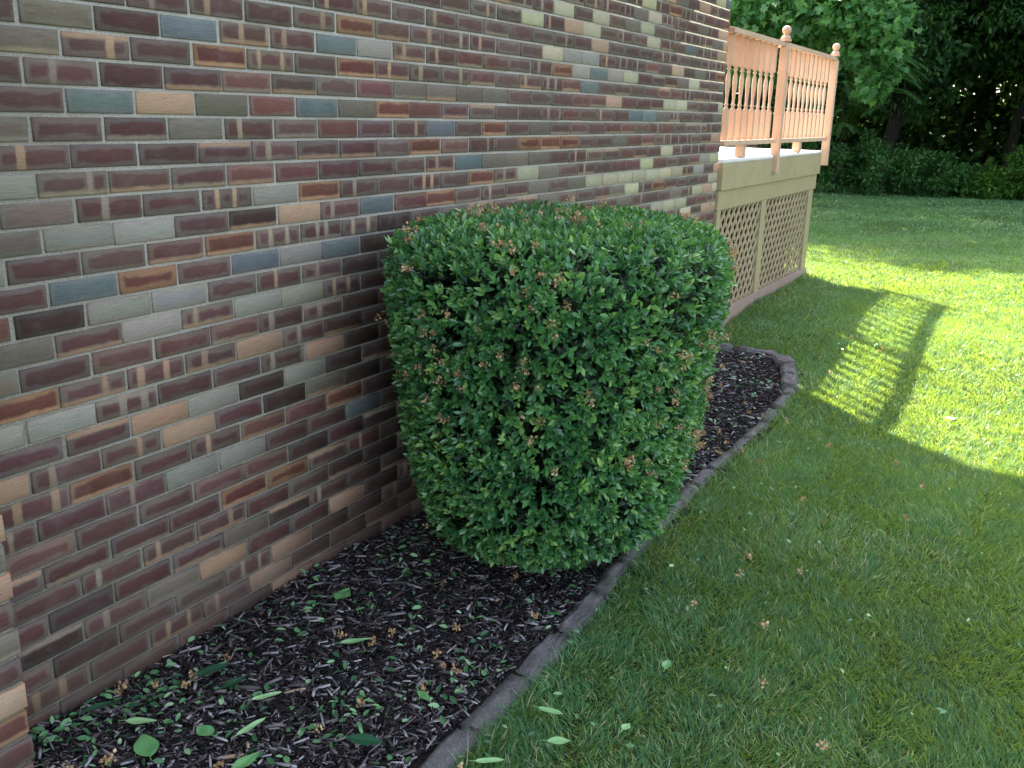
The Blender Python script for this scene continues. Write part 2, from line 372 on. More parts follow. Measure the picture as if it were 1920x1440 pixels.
house = empty('brick_house', (0, 3, 0), label='flashed brown, grey and tan brick house wall standing along the mulch bed', cat='house')
house.location = (0, 0, 0)
# ud must satisfy ud x up = nd : for the +x face ud = -y ; here we use ud = +y with flipped winding
RT = 25-int(ZT/HB)
brick_wall('wall_brick', (0, Y0, 0), (0, 1, 0), (1, 0, 0), -12, 26, RT, 26, -2.6, YE-Y0, house, True, True)
brick_wall('end_wall_brick', (0, YE, 0), (-1, 0, 0), (0, 1, 0), 0, 24, RT, 26, .105, 5.0, house)
PX, PY = .335, 1.103
brick_wall('pilaster_brick', (PX, PY, 0), (0, -1, 0), (1, 0, 0), 0, 8, RT, 26, 0.0, 1.6, house)
brick_wall('pilaster_side_brick', (PX-.11, PY, 0), (-1, 0, 0), (0, 1, 0), 0, 1, RT, 26, 0.0, PX-.11, house)
# corner of the pilaster: solid brick ends
mor = boxes_mesh('mortar', [(-.3, -.0075, -1.0, YE-.0055, -.3, ZT-.01), (-5.2, -.30, -1.0, YE-.0055, -.3, ZT-.01), (-.02, PX-.0075, -.5, PY-.0075, -.3, ZT-.01)])
link('mortar', mor, M['mortar'], house)
for m in range(RT, 26): pass
# eaves and roof, above the frame; they cast the shade over the near lawn
link('soffit', boxes_mesh('soffit', [(-8.4, .40, -3.4, YE+.11, ZT, ZT+.06)]), M['trimwhite'], house)
bm = bmesh.new()
za, zr = ZT+.062, ZT+1.75
y0r, y1r = -3.4, YE+.11
v = [bm.verts.new(p) for p in ((.40, y0r, za), (.40, y1r, za), (-8.4, y1r, za), (-8.4, y0r, za), (-4, y0r+3.0, zr), (-4, y1r-3.0, zr))]
for f in ((0, 1, 5, 4), (1, 2, 5), (2, 3, 4, 5), (3, 0, 4), (3, 2, 1, 0)): bm.faces.new([v[i] for i in f])
bm_obj('roof', bm, M['shingle'], house)

EDGE = [(1.005, 1.35), (.985, 1.78), (.965, 2.72), (.90, 3.38), (.885, 4.31), (.895, 5.3), (.87, 5.95)]
def edge_x(y): return np.interp(y, [e[1] for e in EDGE], [e[0] for e in EDGE])
def bed_right(y):
    y = np.asarray(y, float)
    return np.where(y < 5.9, edge_x(np.clip(y, 1.35, 5.9)), np.where(y < 6.76, .87-.30*(y-5.9)/.76, -99.0))
# ------------------------------------------------------------------ ground
def grid(name, xs, ys, zf, mat, **k):
    X, Y = np.meshgrid(xs, ys); Z = zf(X, Y)
    V = np.stack([X, Y, Z], -1).reshape(-1, 3); nx = len(xs); ny = len(ys)
    i = (np.arange(ny-1)[:, None]*nx+np.arange(nx-1)[None, :]).ravel()
    loops = np.stack([i, i+1, i+1+nx, i+nx], -1).ravel()
    return link(name, mesh_from(name, V, loops, np.arange(len(i))*4, smooth=True), mat, **k)
xs = np.concatenate([[-300, -120, -50, -25], np.linspace(-12, 12, 120), [25, 50, 120, 300]])
ys = np.concatenate([[-300, -100, -30, -12], np.linspace(-4, 30, 170), [45, 90, 180, 400]])
def lawn_z(x, y):
    br = bed_right(y)
    bed = (1-sstep(x, br-.06, br))*(1-sstep(-y, .5, 1.))*(y < 6.76)
    return ground_z(x, y)-.012-.06*bed
grid('lawn_ground', xs, ys, lawn_z, M['soil'], kind='structure')
def bed_z(x, y):
    return ground_z(x, y)*.7+.002+.022*(vnoise(x, y, 6, 1)-.5)+.014*(vnoise(x, y, 17, 2)-.5)+.02*sstep(x, 0, .4)*(1-sstep(x, .5, .85))
grid('mulch_bed', np.linspace(-.02, .97, 64), np.linspace(.9, 6.66, 300), bed_z, M['mulch'], kind='structure')

# ------------------------------------------------------------------ edging blocks
ordn = ['first', 'second', 'third', 'fourth', 'fifth', 'sixth', 'seventh', 'eighth', 'ninth', 'tenth', 'eleventh', 'twelfth', 'thirteenth', 'fourteenth', 'fifteenth', 'sixteenth', 'seventeenth', 'eighteenth', 'nineteenth']
def edging_block(cx, cy, cz, ang, L, W, H, label, seed):
    r = random.Random(seed); bm = bmesh.new()
    bmesh.ops.create_cube(bm, size=1)
    for v in bm.verts: v.co = (v.co.x*W, v.co.y*L, v.co.z*H)
    bmesh.ops.bevel(bm, geom=bm.edges[:], offset=.012, segments=2, affect='EDGES')
    bmesh.ops.subdivide_edges(bm, edges=[e for e in bm.edges if e.calc_length() > .05], cuts=5, use_grid_fill=True)
    for v in bm.verts:
        n = Vector((math.sin(v.co.y*31+seed*2)+math.sin(v.co.z*47+seed), math.sin(v.co.x*53+seed), math.sin(v.co.y*23+v.co.x*61+seed*3)))
        v.co += n*.0035+Vector((r.uniform(-1, 1), r.uniform(-1, 1), r.uniform(-1, 1)))*.0025
    for f in bm.faces: f.smooth = True
    o = bm_obj('edging_block', bm, M['edging'], label=label, cat='edging block', group='concrete blocks edging the mulch bed')
    o.location = (cx, cy, cz-H/2); o.rotation_euler = (r.uniform(-.03, .03), r.uniform(-.07, .05), -ang)
    return o
y = 1.34; k = 0; ends = []
while y < 5.86:
    L = .285+random.uniform(-.02, .03); ym = y+L/2
    a = math.atan2(float(edge_x(y+L)-edge_x(y)), L)
    edging_block(float(edge_x(ym))+.002+random.uniform(-.006, .006), ym, float(ground_z(.9, ym))+.022+random.uniform(-.004, .004), a+random.uniform(-.02, .02), L-.004, .073+random.uniform(-.005, .005), .10,
                 'weathered grey concrete edging block between lawn and mulch, %s from the near end' % ordn[k], k)
    y += L; k += 1
for j, (x0, y0_, x1, y1_, lb) in enumerate([(.86, 5.90, .80, 6.17, 'tilted grey edging block where the row starts turning to the house'),
                                  (.79, 6.19, .72, 6.44, 'wide flat grey edging block at the bend of the bed'),
                                  (.70, 6.46, .62, 6.66, 'pale square edging block on the far corner of the mulch bed'),
                                  (.57, 6.70, .26, 6.73, 'long light edging block across the far end of the mulch bed'),
                                  (.24, 6.73, .03, 6.74, 'short edging block against the house at the far end of the bed')]):
    edging_block((x0+x1)/2, (y0_+y1_)/2, float(ground_z(.6, 6.5))*.8+.045, math.atan2(x1-x0, y1_-y0_), math.hypot(x1-x0, y1_-y0_)-.006, .10 if j != 2 else .14, .10, lb, 40+j)

# ------------------------------------------------------------------ mulch chips
def unit(v): return v/np.linalg.norm(v, axis=-1, keepdims=True)
def bed_points(n, y0=1.05, y1=6.62, power=1.5):
    y = y0+(y1-y0)*RN.random(n)**power; x = RN.random(n)*.93
    ok = (x < edge_x(np.minimum(y, 5.9))-.040+.022*(RN.random(n))) & ~((x < PX+.01) & (y < PY+.01)) & (x > .003)
    ok &= ~((y > 5.9) & (x > .87-.30*(y-5.9)/.76-.05))
    return x[ok], y[ok]
CHIP = [(-.5, -.35, .02), (-.45, .3, .0), (.5, .25, .02), (.42, -.45, .01), (-.5, -.35, -.09), (-.45, .3, -.09), (.5, .25, -.09), (.42, -.45, -.09), (0, .5, .04), (0, -.5, .035)]
CHIPF = [(0, 9, 3, 2, 8, 1), (1, 8, 2, 6, 5), (3, 9, 0, 4, 7), (0, 1, 5, 4), (2, 3, 7, 6)]
x, y = bed_points(95000, power=1.6)
n = len(x); th = RN.random(n)*2*np.pi
A = np.stack([np.cos(th), np.sin(th), RN.normal(0, .22, n)], -1); N = np.stack([RN.normal(0, .35, n), RN.normal(0, .35, n), np.ones(n)], -1)
L = .007+.036*RN.random(n)**2.4; W = .0013+.0062*RN.random(n)**2.2
z = bed_z(x, y)+.004+.014*RN.random(n)
var = RN.random(n)**1.25*.93+.03
link('mulch_chips', scatter('mulch_chips', CHIP, CHIPF, np.stack([x, y, z], -1), A, N, L, W, var), M['chip'], label='dark shredded bark mulch filling the bed between wall and edging', cat='mulch', kind='stuff')
x, y = bed_points(2200, power=1.9); n = len(x); th = RN.random(n)*2*np.pi
A = np.stack([np.cos(th), np.sin(th), RN.normal(0, .12, n)], -1); N = np.stack([RN.normal(0, .3, n), RN.normal(0, .3, n), np.ones(n)], -1)
link('mulch_splinters', scatter('mulch_splinters', CHIP, CHIPF, np.stack([x, y, bed_z(x, y)+.018+.006*RN.random(n)], -1), A, N, .022+.050*RN.random(n)**2, .003+.008*RN.random(n)**2, .55+.43*RN.random(n)), M['chip'],
     label='larger grey weathered bark splinters lying on the dark mulch', cat='mulch', kind='stuff')

# small clipped leaves and dried blossoms
LEAF = [(0, 0, 0), (.28, .42, .06), (.65, .40, .05), (1, 0, -.05), (.65, -.40, .05), (.28, -.42, .06), (.30, 0, -.01), (.66, 0, -.01)]
LEAFF = [(0, 6, 1), (6, 7, 2, 1), (7, 3, 2), (0, 5, 6), (6, 5, 4, 7), (7, 4, 3)]
def litter(name, n, zone, mat, label, size, power=1.3, lift=.02, clump=True):
    if zone == 'bed':
        x, y = bed_points(n, power=power)
        if clump: ok = RN.random(len(x)) < .25+1.3*sstep(vnoise(x, y, 4.5, 9), .42, .8)*(1.2-.25*y/2); x = x[ok]; y = y[ok]
        z = bed_z(x, y)+lift
    else:
        y = 1.6+RN.random(n)**1.3*6.5; x = edge_x(np.minimum(y, 5.9))+.04+RN.random(n)**1.6*1.5; z = ground_z(x, y)+.030+.02*RN.random(n)
    n = len(x); th = RN.random(n)*2*np.pi
    A = np.stack([np.cos(th), np.sin(th), RN.normal(0, .25, n)], -1); N = np.stack([RN.normal(0, .5, n), RN.normal(0, .5, n), np.ones(n)], -1)
    L = size*(.6+.7*RN.random(n))
    link(name, scatter(name, LEAF, LEAFF, np.stack([x, y, z], -1), A, N, L, L*.48, RN.random(n), True), mat, label=label, cat='leaf litter', kind='stuff')
litter('leaf_clippings', 3600, 'bed', M['clip'], 'small green hedge clippings strewn over the dark mulch', .030, 1.9, .024)
litter('grass_clippings', 300, 'lawn', M['clip'], 'small pale green leaf clippings scattered in the lawn beside the edging', .024)
def blossom(bmV, p, r, up):
    pass
PET = [(0, 0, 0), (.4, .5, .25), (.8, .35, .1), (1, -.1, .3), (.5, -.5, .05)]
PETF = [(0, 4, 3, 2, 1)]
def clusters(name, centers, normals, mat, parent=None, per=26, rad=.016, size=.008, **k):
    n = len(centers); c = np.repeat(centers, per, 0); nn = np.repeat(normals, per, 0)
    off = RN.normal(0, 1, (n*per, 3))*rad*.55+nn*(np.abs(RN.normal(0, 1, (n*per, 1)))*rad*.5)
    A = unit(RN.normal(0, 1, (n*per, 3))+nn*.8); N = unit(RN.normal(0, 1, (n*per, 3)))
    s = size*(.6+.8*RN.random(n*per))
    return link(name, scatter(name, PET, PETF, c+off, A, N, s, s*.8, np.clip(RN.random(n*per)*.6+np.repeat(RN.random(n), per)*.4, 0, 1)), mat, parent, **k)
x, y = bed_points(80, power=1.5); c = np.stack([x, y, bed_z(x, y)+.024], -1)
clusters('dried_blossoms', c, np.tile([0, 0, 1.], (len(x), 1)), M['dry'], per=20, rad=.010, size=.010, label='tan dried blossom clusters fallen on the dark mulch', cat='leaf litter', kind='stuff')
y = 1.7+RN.random(26)**1.3*6; x = edge_x(np.minimum(y, 5.9))+.05+RN.random(26)*.9; c = np.stack([x, y, ground_z(x, y)+.05], -1)
clusters('lawn_blossoms', c, np.tile([0, 0, 1.], (26, 1)), M['dry'], per=16, rad=.010, size=.010, label='tan dried blossom bits fallen in the shaded lawn', cat='leaf litter', kind='stuff')

# large fallen leaves, each one read from the photograph (px, py, length m, width m, angle of its image axis, material)
def fallen(px, py, L, W, ang, mat, label, h=.03, curl=.07):
    p = ground_at(px, py, h)
    q = ground_at(px+60*math.cos(ang), py-60*math.sin(ang), h); d = (q-p).normalized()
    nu, nv = 12, 6; V = []; F = []; r = random.Random(px)
    side = Vector((-d.y, d.x, 0)); s0 = r.uniform(0, 6)
    for i in range(nu+1):
        t = i/nu; w = W/2*(math.sin(math.pi*min(1, t*1.02))**.75)*(1.15-.35*t)
        for j in range(nv+1):
            s = (j/nv-.5)*2
            zz = curl*L*(.6*abs(s)**1.5*w/(W/2)*.5+.9*(t-.5)**2)+.0012*math.sin(t*9+s*2+s0)-.0022*(1 if j == nv//2 else 0)
            V.append(tuple(p+d*((t-.5)*L)+side*(s*w)+Vector((0, 0, zz))))
    for i in range(nu):
        for j in range(nv):
            a = i*(nv+1)+j; F.append((a, a+nv+1, a+nv+2, a+1))
    a = len(V)                                            # stalk
    e = p-d*(L*.5)
    for (dd, ww) in ((0, .0012), (-.018, .0010)):
        for sg in (-1, 1): V.append(tuple(e+d*dd+side*sg*ww+Vector((0, 0, curl*L*.22+.001))))
    F.append((a, a+1, a+3, a+2))
    me = D.meshes.new('fallen_leaf'); me.from_pydata(V, [], F); me.update()
    for f in me.polygons: f.use_smooth = True
    at = me.attributes.new('v', 'FLOAT', 'POINT'); at.data.foreach_set('value', np.full(len(V), r.random(), np.float32))
    link('fallen_leaf', me, mat, label=label, cat='leaf', group='large leaves fallen on the mulch and grass')
FL = [(264, 1352, .050, .017, 0, 'bigleaf_pale', 'pale green narrow leaf lying flat on the mulch near the wall'),
 (274, 1398, .062, .036, 1.9, 'bigleaf_mid', 'broad green leaf standing at the very front of the mulch bed'),
 (384, 1370, .038, .026, 2.6, 'bigleaf_mid', 'rounded mid green leaf on the mulch between two pale narrow ones'),
 (472, 1362, .058, .013, .55, 'bigleaf_pale', 'long pale curled leaf slanting across the front mulch'),
 (500, 1305, .050, .014, .25, 'bigleaf_pale', 'slender pale leaf on the middle of the front mulch'),
 (643, 1114, .052, .030, .75, 'bigleaf_mid', 'oval green leaf lying alone on dark mulch before the shrub'),
 (398, 1256, .066, .026, .35, 'bigleaf_dark', 'dark glossy leaf beside the brick wall, larger of two'),
 (440, 1278, .052, .018, .45, 'bigleaf_dark', 'dark glossy folded leaf just right of a larger dark leaf'),
 (685, 1388, .064, .026, -.15, 'bigleaf_dark', 'dark bluish green leaf on mulch close to the concrete edging'),
 (183, 1325, .055, .016, .35, 'bigleaf_dark', 'dark green leaf leaning against the foot of the brick wall'),
 (665, 1202, .060, .015, .15, 'bigleaf_pale', 'pale leaf half buried in clippings mid bed'),
 (795, 1305, .038, .015, -.8, 'bigleaf_mid', 'small bright green leaf on mulch left of the edging'),
 (830, 1095, .034, .008, 1.5, 'brownleaf', 'upright reddish brown dead leaf under the shrub'),
 (460, 1428, .055, .022, .6, 'bigleaf_mid', 'green leaf cut by the bottom edge of the picture'),
 (1033, 1333, .045, .014, -.25, 'bigleaf_pale', 'pale leaf in the grass near the edging, upper of two'),
 (1048, 1389, .040, .018, 0, 'bigleaf_pale', 'plump pale leaf resting on the shaded grass'),
 (918, 1426, .045, .013, .05, 'bigleaf_pale', 'pale narrow leaf in grass right beside the concrete edging'),
 (1174, 1362, .022, .014, .8, 'bigleaf_pale', 'tiny pale oval leaf on the foreground lawn'),
 (1250, 1245, .035, .016, 1.2, 'bigleaf_mid', 'green leaf standing upright in the shaded lawn'),
 (1728, 674, .05, .035, 0, 'bigleaf_pale', 'whitish leaf on the sunlit lawn beside the rail shadow'),
 (1783, 784, .035, .03, 0, 'bigleaf_pale', 'small whitish leaf on the sunny lawn at right')]
for (a, b, L, W, an, mt, lb) in FL: fallen(a, b, L*1.7, W*1.75, an, M[mt], lb, .062 if a < 900 else .055)

# ------------------------------------------------------------------ lawn blades
BL = [(0, -.5, 0), (0, .5, 0), (.5, .42, .03), (.5, -.42, .03), (1, 0, 0)]
BLF = [(0, 1, 2, 3), (3, 2, 4)]
def blades(n, x0, x1, y0, y1, hgt, wid, seed):
    x = x0+(x1-x0)*RN.random(n); y = y0+(y1-y0)*RN.random(n)
    ok = x > bed_right(y)+.020+.03*RN.random(n)
    ok &= (x > .03) | (y > 9.99) 
    P = np.stack([x, y, ground_z(x, y)-.012], -1)
    ok &= in_view(P, .22); P = P[ok]; x = P[:, 0]; y = P[:, 1]; n = len(x)
    near_edge = np.clip(1-(x-edge_x(np.clip(y, 1.35, 5.9)))/.16, 0, 1)*(y < 6.0)*1.0
    near_edge = np.maximum(near_edge, np.clip(1-(x-.03)/.22, 0, 1)*(y > 6.8)*(y < 10.2))
    near_edge = np.maximum(near_edge, np.clip(1-np.abs(y-6.85)/.12, 0, 1)*(x < .8))
    th = vnoise(x, y, 7, 3)*9+RN.normal(0, 1.1, n); lean = .25+1.0*RN.random(n)
    A = np.stack([np.cos(th)*lean, np.sin(th)*lean, np.ones(n)], -1)
    tw = RN.random(n)*2*np.pi; N = np.stack([np.cos(tw), np.sin(tw), np.full(n, .25)], -1)
    h = hgt*(.55+.6*RN.random(n))*(.75+.5*vnoise(x, y, 3, 4))*(1+.75*near_edge*RN.random(n))
    big = vnoise(x, y, .9, 5)*.5+vnoise(x, y, 2.6, 6)*.3+vnoise(x, y, .35, 8)*.2
    stripe = .5+.5*np.sin((x*.85+y*.35)*2*np.pi/1.1)
    var = np.clip(.08+.60*big+.05*stripe*(y > 7)+RN.normal(0, .19, n)-.2*near_edge, .01, .97)
    straw = RN.random(n) < .05+.09*sstep(vnoise(x, y, 2.1, 12), .55, .8); var[straw] = .9+.1*RN.random(straw.sum())
    return P, A, N, h, np.full(n, wid)*(.7+.6*RN.random(n)), var, -h*.35*RN.random(n)
parts = [blades(270000, .9, 3.6, 1.3, 5.2, .050, .0028, 0), blades(230000, .0, 4.6, 5.2, 9.5, .048, .0044, 1),
         blades(270000, -3.2, 7.0, 9.5, 15, .052, .007, 2), blades(210000, -4.5, 9, 15, 25.5, .055, .013, 3)]
cat = [np.concatenate([p[i] for p in parts]) for i in range(7)]
link('lawn_grass', scatter('lawn_grass', BL, BLF, cat[0], cat[1], cat[2], cat[3], cat[4], cat[5], bend=cat[6]), M['grass'], label='mown green lawn, shaded near the house and sunlit beyond', cat='grass', kind='stuff')
# tall unclipped blades leaning over the edging
n = 900; y = 1.5+RN.random(n)**1.3*4.4; x = edge_x(y)+.045+RN.random(n)*.05
th = np.pi+RN.normal(0, .9, n); A = np.stack([np.cos(th)*.8, np.sin(th)*.8, np.ones(n)], -1); tw = RN.random(n)*6.28
N = np.stack([np.cos(tw), np.sin(tw), np.full(n, .3)], -1); h = .07+.07*RN.random(n)**2
link('edge_grass', scatter('edge_grass', BL, BLF, np.stack([x, y, ground_z(x, y)-.01], -1), A, N, h, .0026, .3+.6*RN.random(n), bend=-h*.4), M['grass'], label='long loose grass blades leaning over the concrete edging', cat='grass', kind='stuff')

# ------------------------------------------------------------------ clipped shrub
BC = dict(cx=.640, cy=3.111, ax=.628, ay=.81, h=1.205, e2=.34, tx=.29, z0=.10)
def bush_surf(t, s, inset=0.0):
    q = 2/BC['e2']; c0 = np.abs(np.cos(s))+1e-9; s0 = np.sin(s); dn = (c0**q+np.abs(s0)**q)**(1/q)
    cs = c0/dn; sn = s0/dn
    zz = (sn+1)/2; k = 1-BC['tx']*(1-zz)
    return np.stack([BC['cx']+(BC['ax']-inset)*cs*k*np.cos(t), BC['cy']+(BC['ay']-inset)*cs*k*np.sin(t), BC['z0']+inset+(BC['h']-2*inset)*zz], -1)
def bush_sample(n, inset=0.0):
    N0 = n*5; t = RN.random(N0)*2*np.pi; s = (RN.random(N0)-.5)*np.pi
    e = 1e-3; p = bush_surf(t, s, inset); pt = (bush_surf(t+e, s, inset)-p)/e; ps = (bush_surf(t, s+e, inset)-p)/e
    nr = np.cross(pt, ps); a = np.linalg.norm(nr, axis=1); a = np.where(np.isfinite(a), np.minimum(a, np.percentile(a, 99.8)), 0)
    i = RN.choice(N0, n, p=a/a.sum(), replace=False)
    nn = nr[i]/(np.linalg.norm(nr[i], axis=1)[:, None]+1e-9)
    return p[i], nn
shrub = empty('clipped_shrub', (0, 0, 0), label='large boxy clipped evergreen shrub with dried tan blossoms against the brick wall', cat='shrub')
def bump_off(p):
    a = vnoise(p[:, 0]*1.3+p[:, 2], p[:, 1]+p[:, 2]*.8, 4.0, 21)-.5
    b = vnoise(p[:, 0]+p[:, 2]*1.7, p[:, 1]-p[:, 2], 10.0, 22)-.5
    return (a*.022+b*.020)[:, None]
def shoots(n, inset, per, L, spread, name, mat, vbase, keep=None):
    p, nr = bush_sample(n, inset)
    p = p+nr*bump_off(p)+nr*RN.normal(0, .008, (n, 1))
    if keep is not None:
        ok = keep(p); p = p[ok]; nr = nr[ok]; n = len(p)
    ax = unit(nr+RN.normal(0, .33, (n, 3))+np.array([0, 0, .35]))
    c = np.repeat(p, per, 0); a = np.repeat(ax, per, 0); idx = np.tile(np.arange(per), n)
    q = unit(np.cross(a, RN.normal(0, 1, (n*per, 3)))) 
    ang = (.35+.75*(1-idx/per))[:, None]*spread
    d = unit(a*np.cos(ang)+q*np.sin(ang)+RN.normal(0, .12, (n*per, 3)))
    base = c-a*(.034*(1-idx/per))[:, None]
    base[:, 0] = np.maximum(base[:, 0], .012)
    ln = L*(.62+.6*RN.random(n*per))*(1-.25*(idx == per-1))
    tipv = np.repeat(np.clip(RN.normal(vbase, .19, n)+.16*(vnoise(p[:, 1]*3+p[:, 0]*2, p[:, 2]*3, 1.3, 31)-.5), 0, 1), per)
    var = np.clip(tipv+.10*(idx/per-.5)+RN.normal(0, .07, n*per), 0, 1)
    ends = base+d*ln[:, None]; sh = np.minimum(ends[:, 0]-.006, 0); base[:, 0] -= sh
    if name == 'leaves': yl = RN.random(len(var)) < .02; var[yl] = 1.
    return link(name, scatter(name, LEAF, LEAFF, base, d, unit(a+.2*RN.normal(0, 1, (n*per, 3))), ln, ln*.46, var, False), mat, shrub)
def gaps(p):
    g = vnoise(p[:, 0]*2+p[:, 1], p[:, 2]+p[:, 0], 7.0, 41)
    return (g > .13) | (RN.random(len(p)) < .5)
shoots(10800, .012, 6, .0305, 1.0, 'leaves', M['bush'], .50, gaps)
shoots(4600, .06, 5, .036, 1.25, 'inner_leaves', M['bushshade'], .45)
shoots(3600, .13, 5, .042, 1.25, 'inner_leaves', M['bushshade'], .3)
shoots(2600, .22, 5, .055, 1.25, 'inner_leaves', M['bushshade'], .2)
p, nr = bush_sample(560, 0.0); ok = (p[:, 2] > .2) & (vnoise(p[:, 1]*1.2+p[:, 0], p[:, 2]+p[:, 0]*.7, 5.5, 55) > .54); p = p[ok]+nr[ok]*(bump_off(p[ok])-.006)
# a few dried blossoms come in small groups
i = RN.choice(len(p), 60); extra = p[i]+RN.normal(0, .022, (60, 3)); cc = np.concatenate([p, extra]); nn = np.concatenate([nr[ok], nr[ok][i]])
clusters('dried_blossoms', cc, nn, M['dry'], shrub, per=24, rad=.012, size=.0080)
bm = bmesh.new()
r = random.Random(9)
for k in range(9):
    b = Vector((BC['cx']+r.uniform(-.1, .1), BC['cy']+r.uniform(-.16, .16), -.03)); a = r.uniform(0, 6.28)
    e = Vector((BC['cx']+math.cos(a)*.33, BC['cy']+math.sin(a)*.48, r.uniform(.6, 1.05)))
    tube(bm, [b, b.lerp(e, .3)+Vector((0, 0, .08)), b.lerp(e, .65)+Vector((0, 0, .1)), e], [.016, .013, .009, .004], 7)
bm_obj('stems', bm, M['twig'], shrub)
bm = bmesh.new()
p, nr = bush_sample(420, .01)
for a, b in zip(p, nr):
    a = Vector(a); b = Vector(b); e = a+b*r.uniform(-.01, .012); s0 = a-b*.10+Vector((r.uniform(-.05, .05), r.uniform(-.05, .05), -.06))
    if min(e.x, s0.x) < .01: continue
    tube(bm, [s0, s0.lerp(e, .5)+Vector((0, 0, .01)), e], [.0024, .002, .0012], 4)
bm_obj('twigs', bm, M['twig'], shrub, kind='stuff')

# ------------------------------------------------------------------ deck
deck = empty('wooden_deck', (0, 0, 0), label='raised wooden deck with peach turned-baluster railing and tan lattice skirt', cat='deck')
DY0, DY1, XD = YE+.03, 9.97, 0.0
# floor boards
L = []; xx = -3.0
while xx < .0: L.append((xx, min(xx+.138, .025), DY0, DY1+.02, 1.345, 1.375)); xx += .140
link('deck_floor', boxes_mesh('deck_floor', L), M['floor'], deck)
bevel_box('upper_fascia', -.02, .026, DY0, DY1, 1.155, 1.343, M['fascia'], deck)
bevel_box('lower_fascia', -.03, .006, DY0, DY1-.03, 1.01, 1.153, M['fascia'], deck)
bevel_box('end_fascia', -3.0, -.032, DY1-.045, DY1-.005, 1.01, 1.343, M['fascia'], deck)
bevel_box('corner_board', -.03, .008, 9.66, 9.84, .16, 1.008, M['fascia'], deck)
bevel_box('corner_board', -.03, .008, 8.02, 8.16, .16, 1.008, M['fascia'], deck)
bevel_box('corner_board', -.03, .008, DY0, DY0+.09, .16, 1.008, M['fascia'], deck)
bevel_box('skirt_board', -.025, .020, DY0, 9.86, .05, .235, M['skirt'], deck)
for (a, b) in ((-2.9, 9.6), (-1.5, 9.6), (-1.5, 7.6), (-2.9, 7.6), (-.2, 9.6)): bevel_box('support_post', a-.045, a+.045, b-.045, b+.045, -.1, 1.34, M['bark'], deck)  # dark bark colour puts the under-deck shade into these posts
def clip(poly, axis, val, keep_less):
    out = []
    for i in range(len(poly)):
        a, b = poly[i], poly[(i+1) % len(poly)]
        ia = (a[axis] <= val) if keep_less else (a[axis] >= val); ib = (b[axis] <= val) if keep_less else (b[axis] >= val)
        if ia: out.append(a)
        if ia != ib:
            t = (val-a[axis])/(b[axis]-a[axis]); out.append((a[0]+(b[0]-a[0])*t, a[1]+(b[1]-a[1])*t))
    return out
def lattice(u0, u1, z0, z1, plane, name='lattice_panel', side='x'):
    bm = bmesh.new(); w = .034; sp = .088
    for layer, sg in ((0, 1), (1, -1)):
        d = plane-layer*.0085
        kk = -60
        while kk < 60:
            c = kk*sp*math.sqrt(2); kk += 1
            # strip along (1, sg) through (u0 + c, z0)
            h = w/2*math.sqrt(2); Ln = 5
            poly = [(u0+c-h-Ln, z0-sg*Ln), (u0+c+h-Ln, z0-sg*Ln), (u0+c+h+Ln, z0+sg*Ln), (u0+c-h+Ln, z0+sg*Ln)]
            for ax, v_, l in ((0, u0, False), (0, u1, True), (1, z0, False), (1, z1, True)):
                if len(poly) > 2: poly = clip(poly, ax, v_, l)
            if len(poly) < 3: continue
            mk = (lambda q, t: (t, q[0], q[1])) if side == 'x' else (lambda q, t: (q[0], t, q[1]))
            f1 = [bm.verts.new(mk(q, d)) for q in poly]; f2 = [bm.verts.new(mk(q, d-.0075)) for q in poly]
            bm.faces.new(f1); bm.faces.new(f2[::-1])
            for i in range(len(poly)): j = (i+1) % len(poly); bm.faces.new((f1[i], f2[i], f2[j], f1[j]))
    return bm_obj(name, bm, M['lattice'], deck)
lattice(DY0+.09, 8.02, .237, 1.008, -.004)
lattice(8.16, 9.66, .237, 1.008, -.004)
bevel_box('back_light_blocker', -3.06, -3.02, DY0, 9.86, -.1, 1.34, M['mulch'], deck)  # unseen panel added to block light, near black so the lattice holes read dark
bevel_box('end_light_blocker', -3.0, -.22, 9.74, 9.77, .05, 1.2, M['mulch'], deck)  # solid panel added behind the end lattice to stop light, coloured as shade
link('under_deck_shade_fill', boxes_mesh('under_deck_shade_fill', [(-3.0, -.04, DY0, 9.8, -.05, .165)]), M['mulch'], kind='structure')  # added dark sheet standing in for the shade under the deck
lattice(-3.0, -.05, .237, 1.008, 9.83, side='y')
# rails
RX = -.018
bevel_box('top_rail', RX-.045, RX+.055, DY0-.02, 10.16, 2.232, 2.266, M['peach'], deck)
bevel_box('bottom_rail', RX-.025, RX+.045, DY0-.02, 8.155, 1.470, 1.505, M['peach'], deck)
bevel_box('bottom_rail', RX-.025, RX+.045, 8.245, 10.08, 1.470, 1.505, M['peach'], deck)
for yb in (7.36, 9.10): bevel_box('rail_block', RX-.03, RX+.035, yb-.04, yb+.04, 1.377, 1.468, M['peach'], deck)
def post(yc, xc):
    p = bevel_box('railing_post', xc-.034, xc+.034, yc-.034, yc+.034, 1.23, 2.230, M['peach'], deck, .006)
    # grooves around the post
    for z in (1.70, 2.02): bevel_box('post_ring', xc-.038, xc+.038, yc-.038, yc+.038, z, z+.014, M['peach'], p, .004)
    bevel_box('finial_base', xc-.040, xc+.036, yc-.038, yc+.038, 2.268, 2.288, M['peach'], p, .003)
    bm = bmesh.new(); prof = [(2.287, .038), (2.297, .040), (2.303, .034), (2.314, .026), (2.324, .02)]
    for i in range(1, 12):
        a = math.pi*i/12; prof.append((2.354-.036*math.cos(a), max(.036*math.sin(a), .02 if i == 1 else .001)))
    lathe(bm, prof, xc, yc, 20); bm_obj('ball_finial', bm, M['peach'], p)
post(8.202, .030); post(10.122, .022)
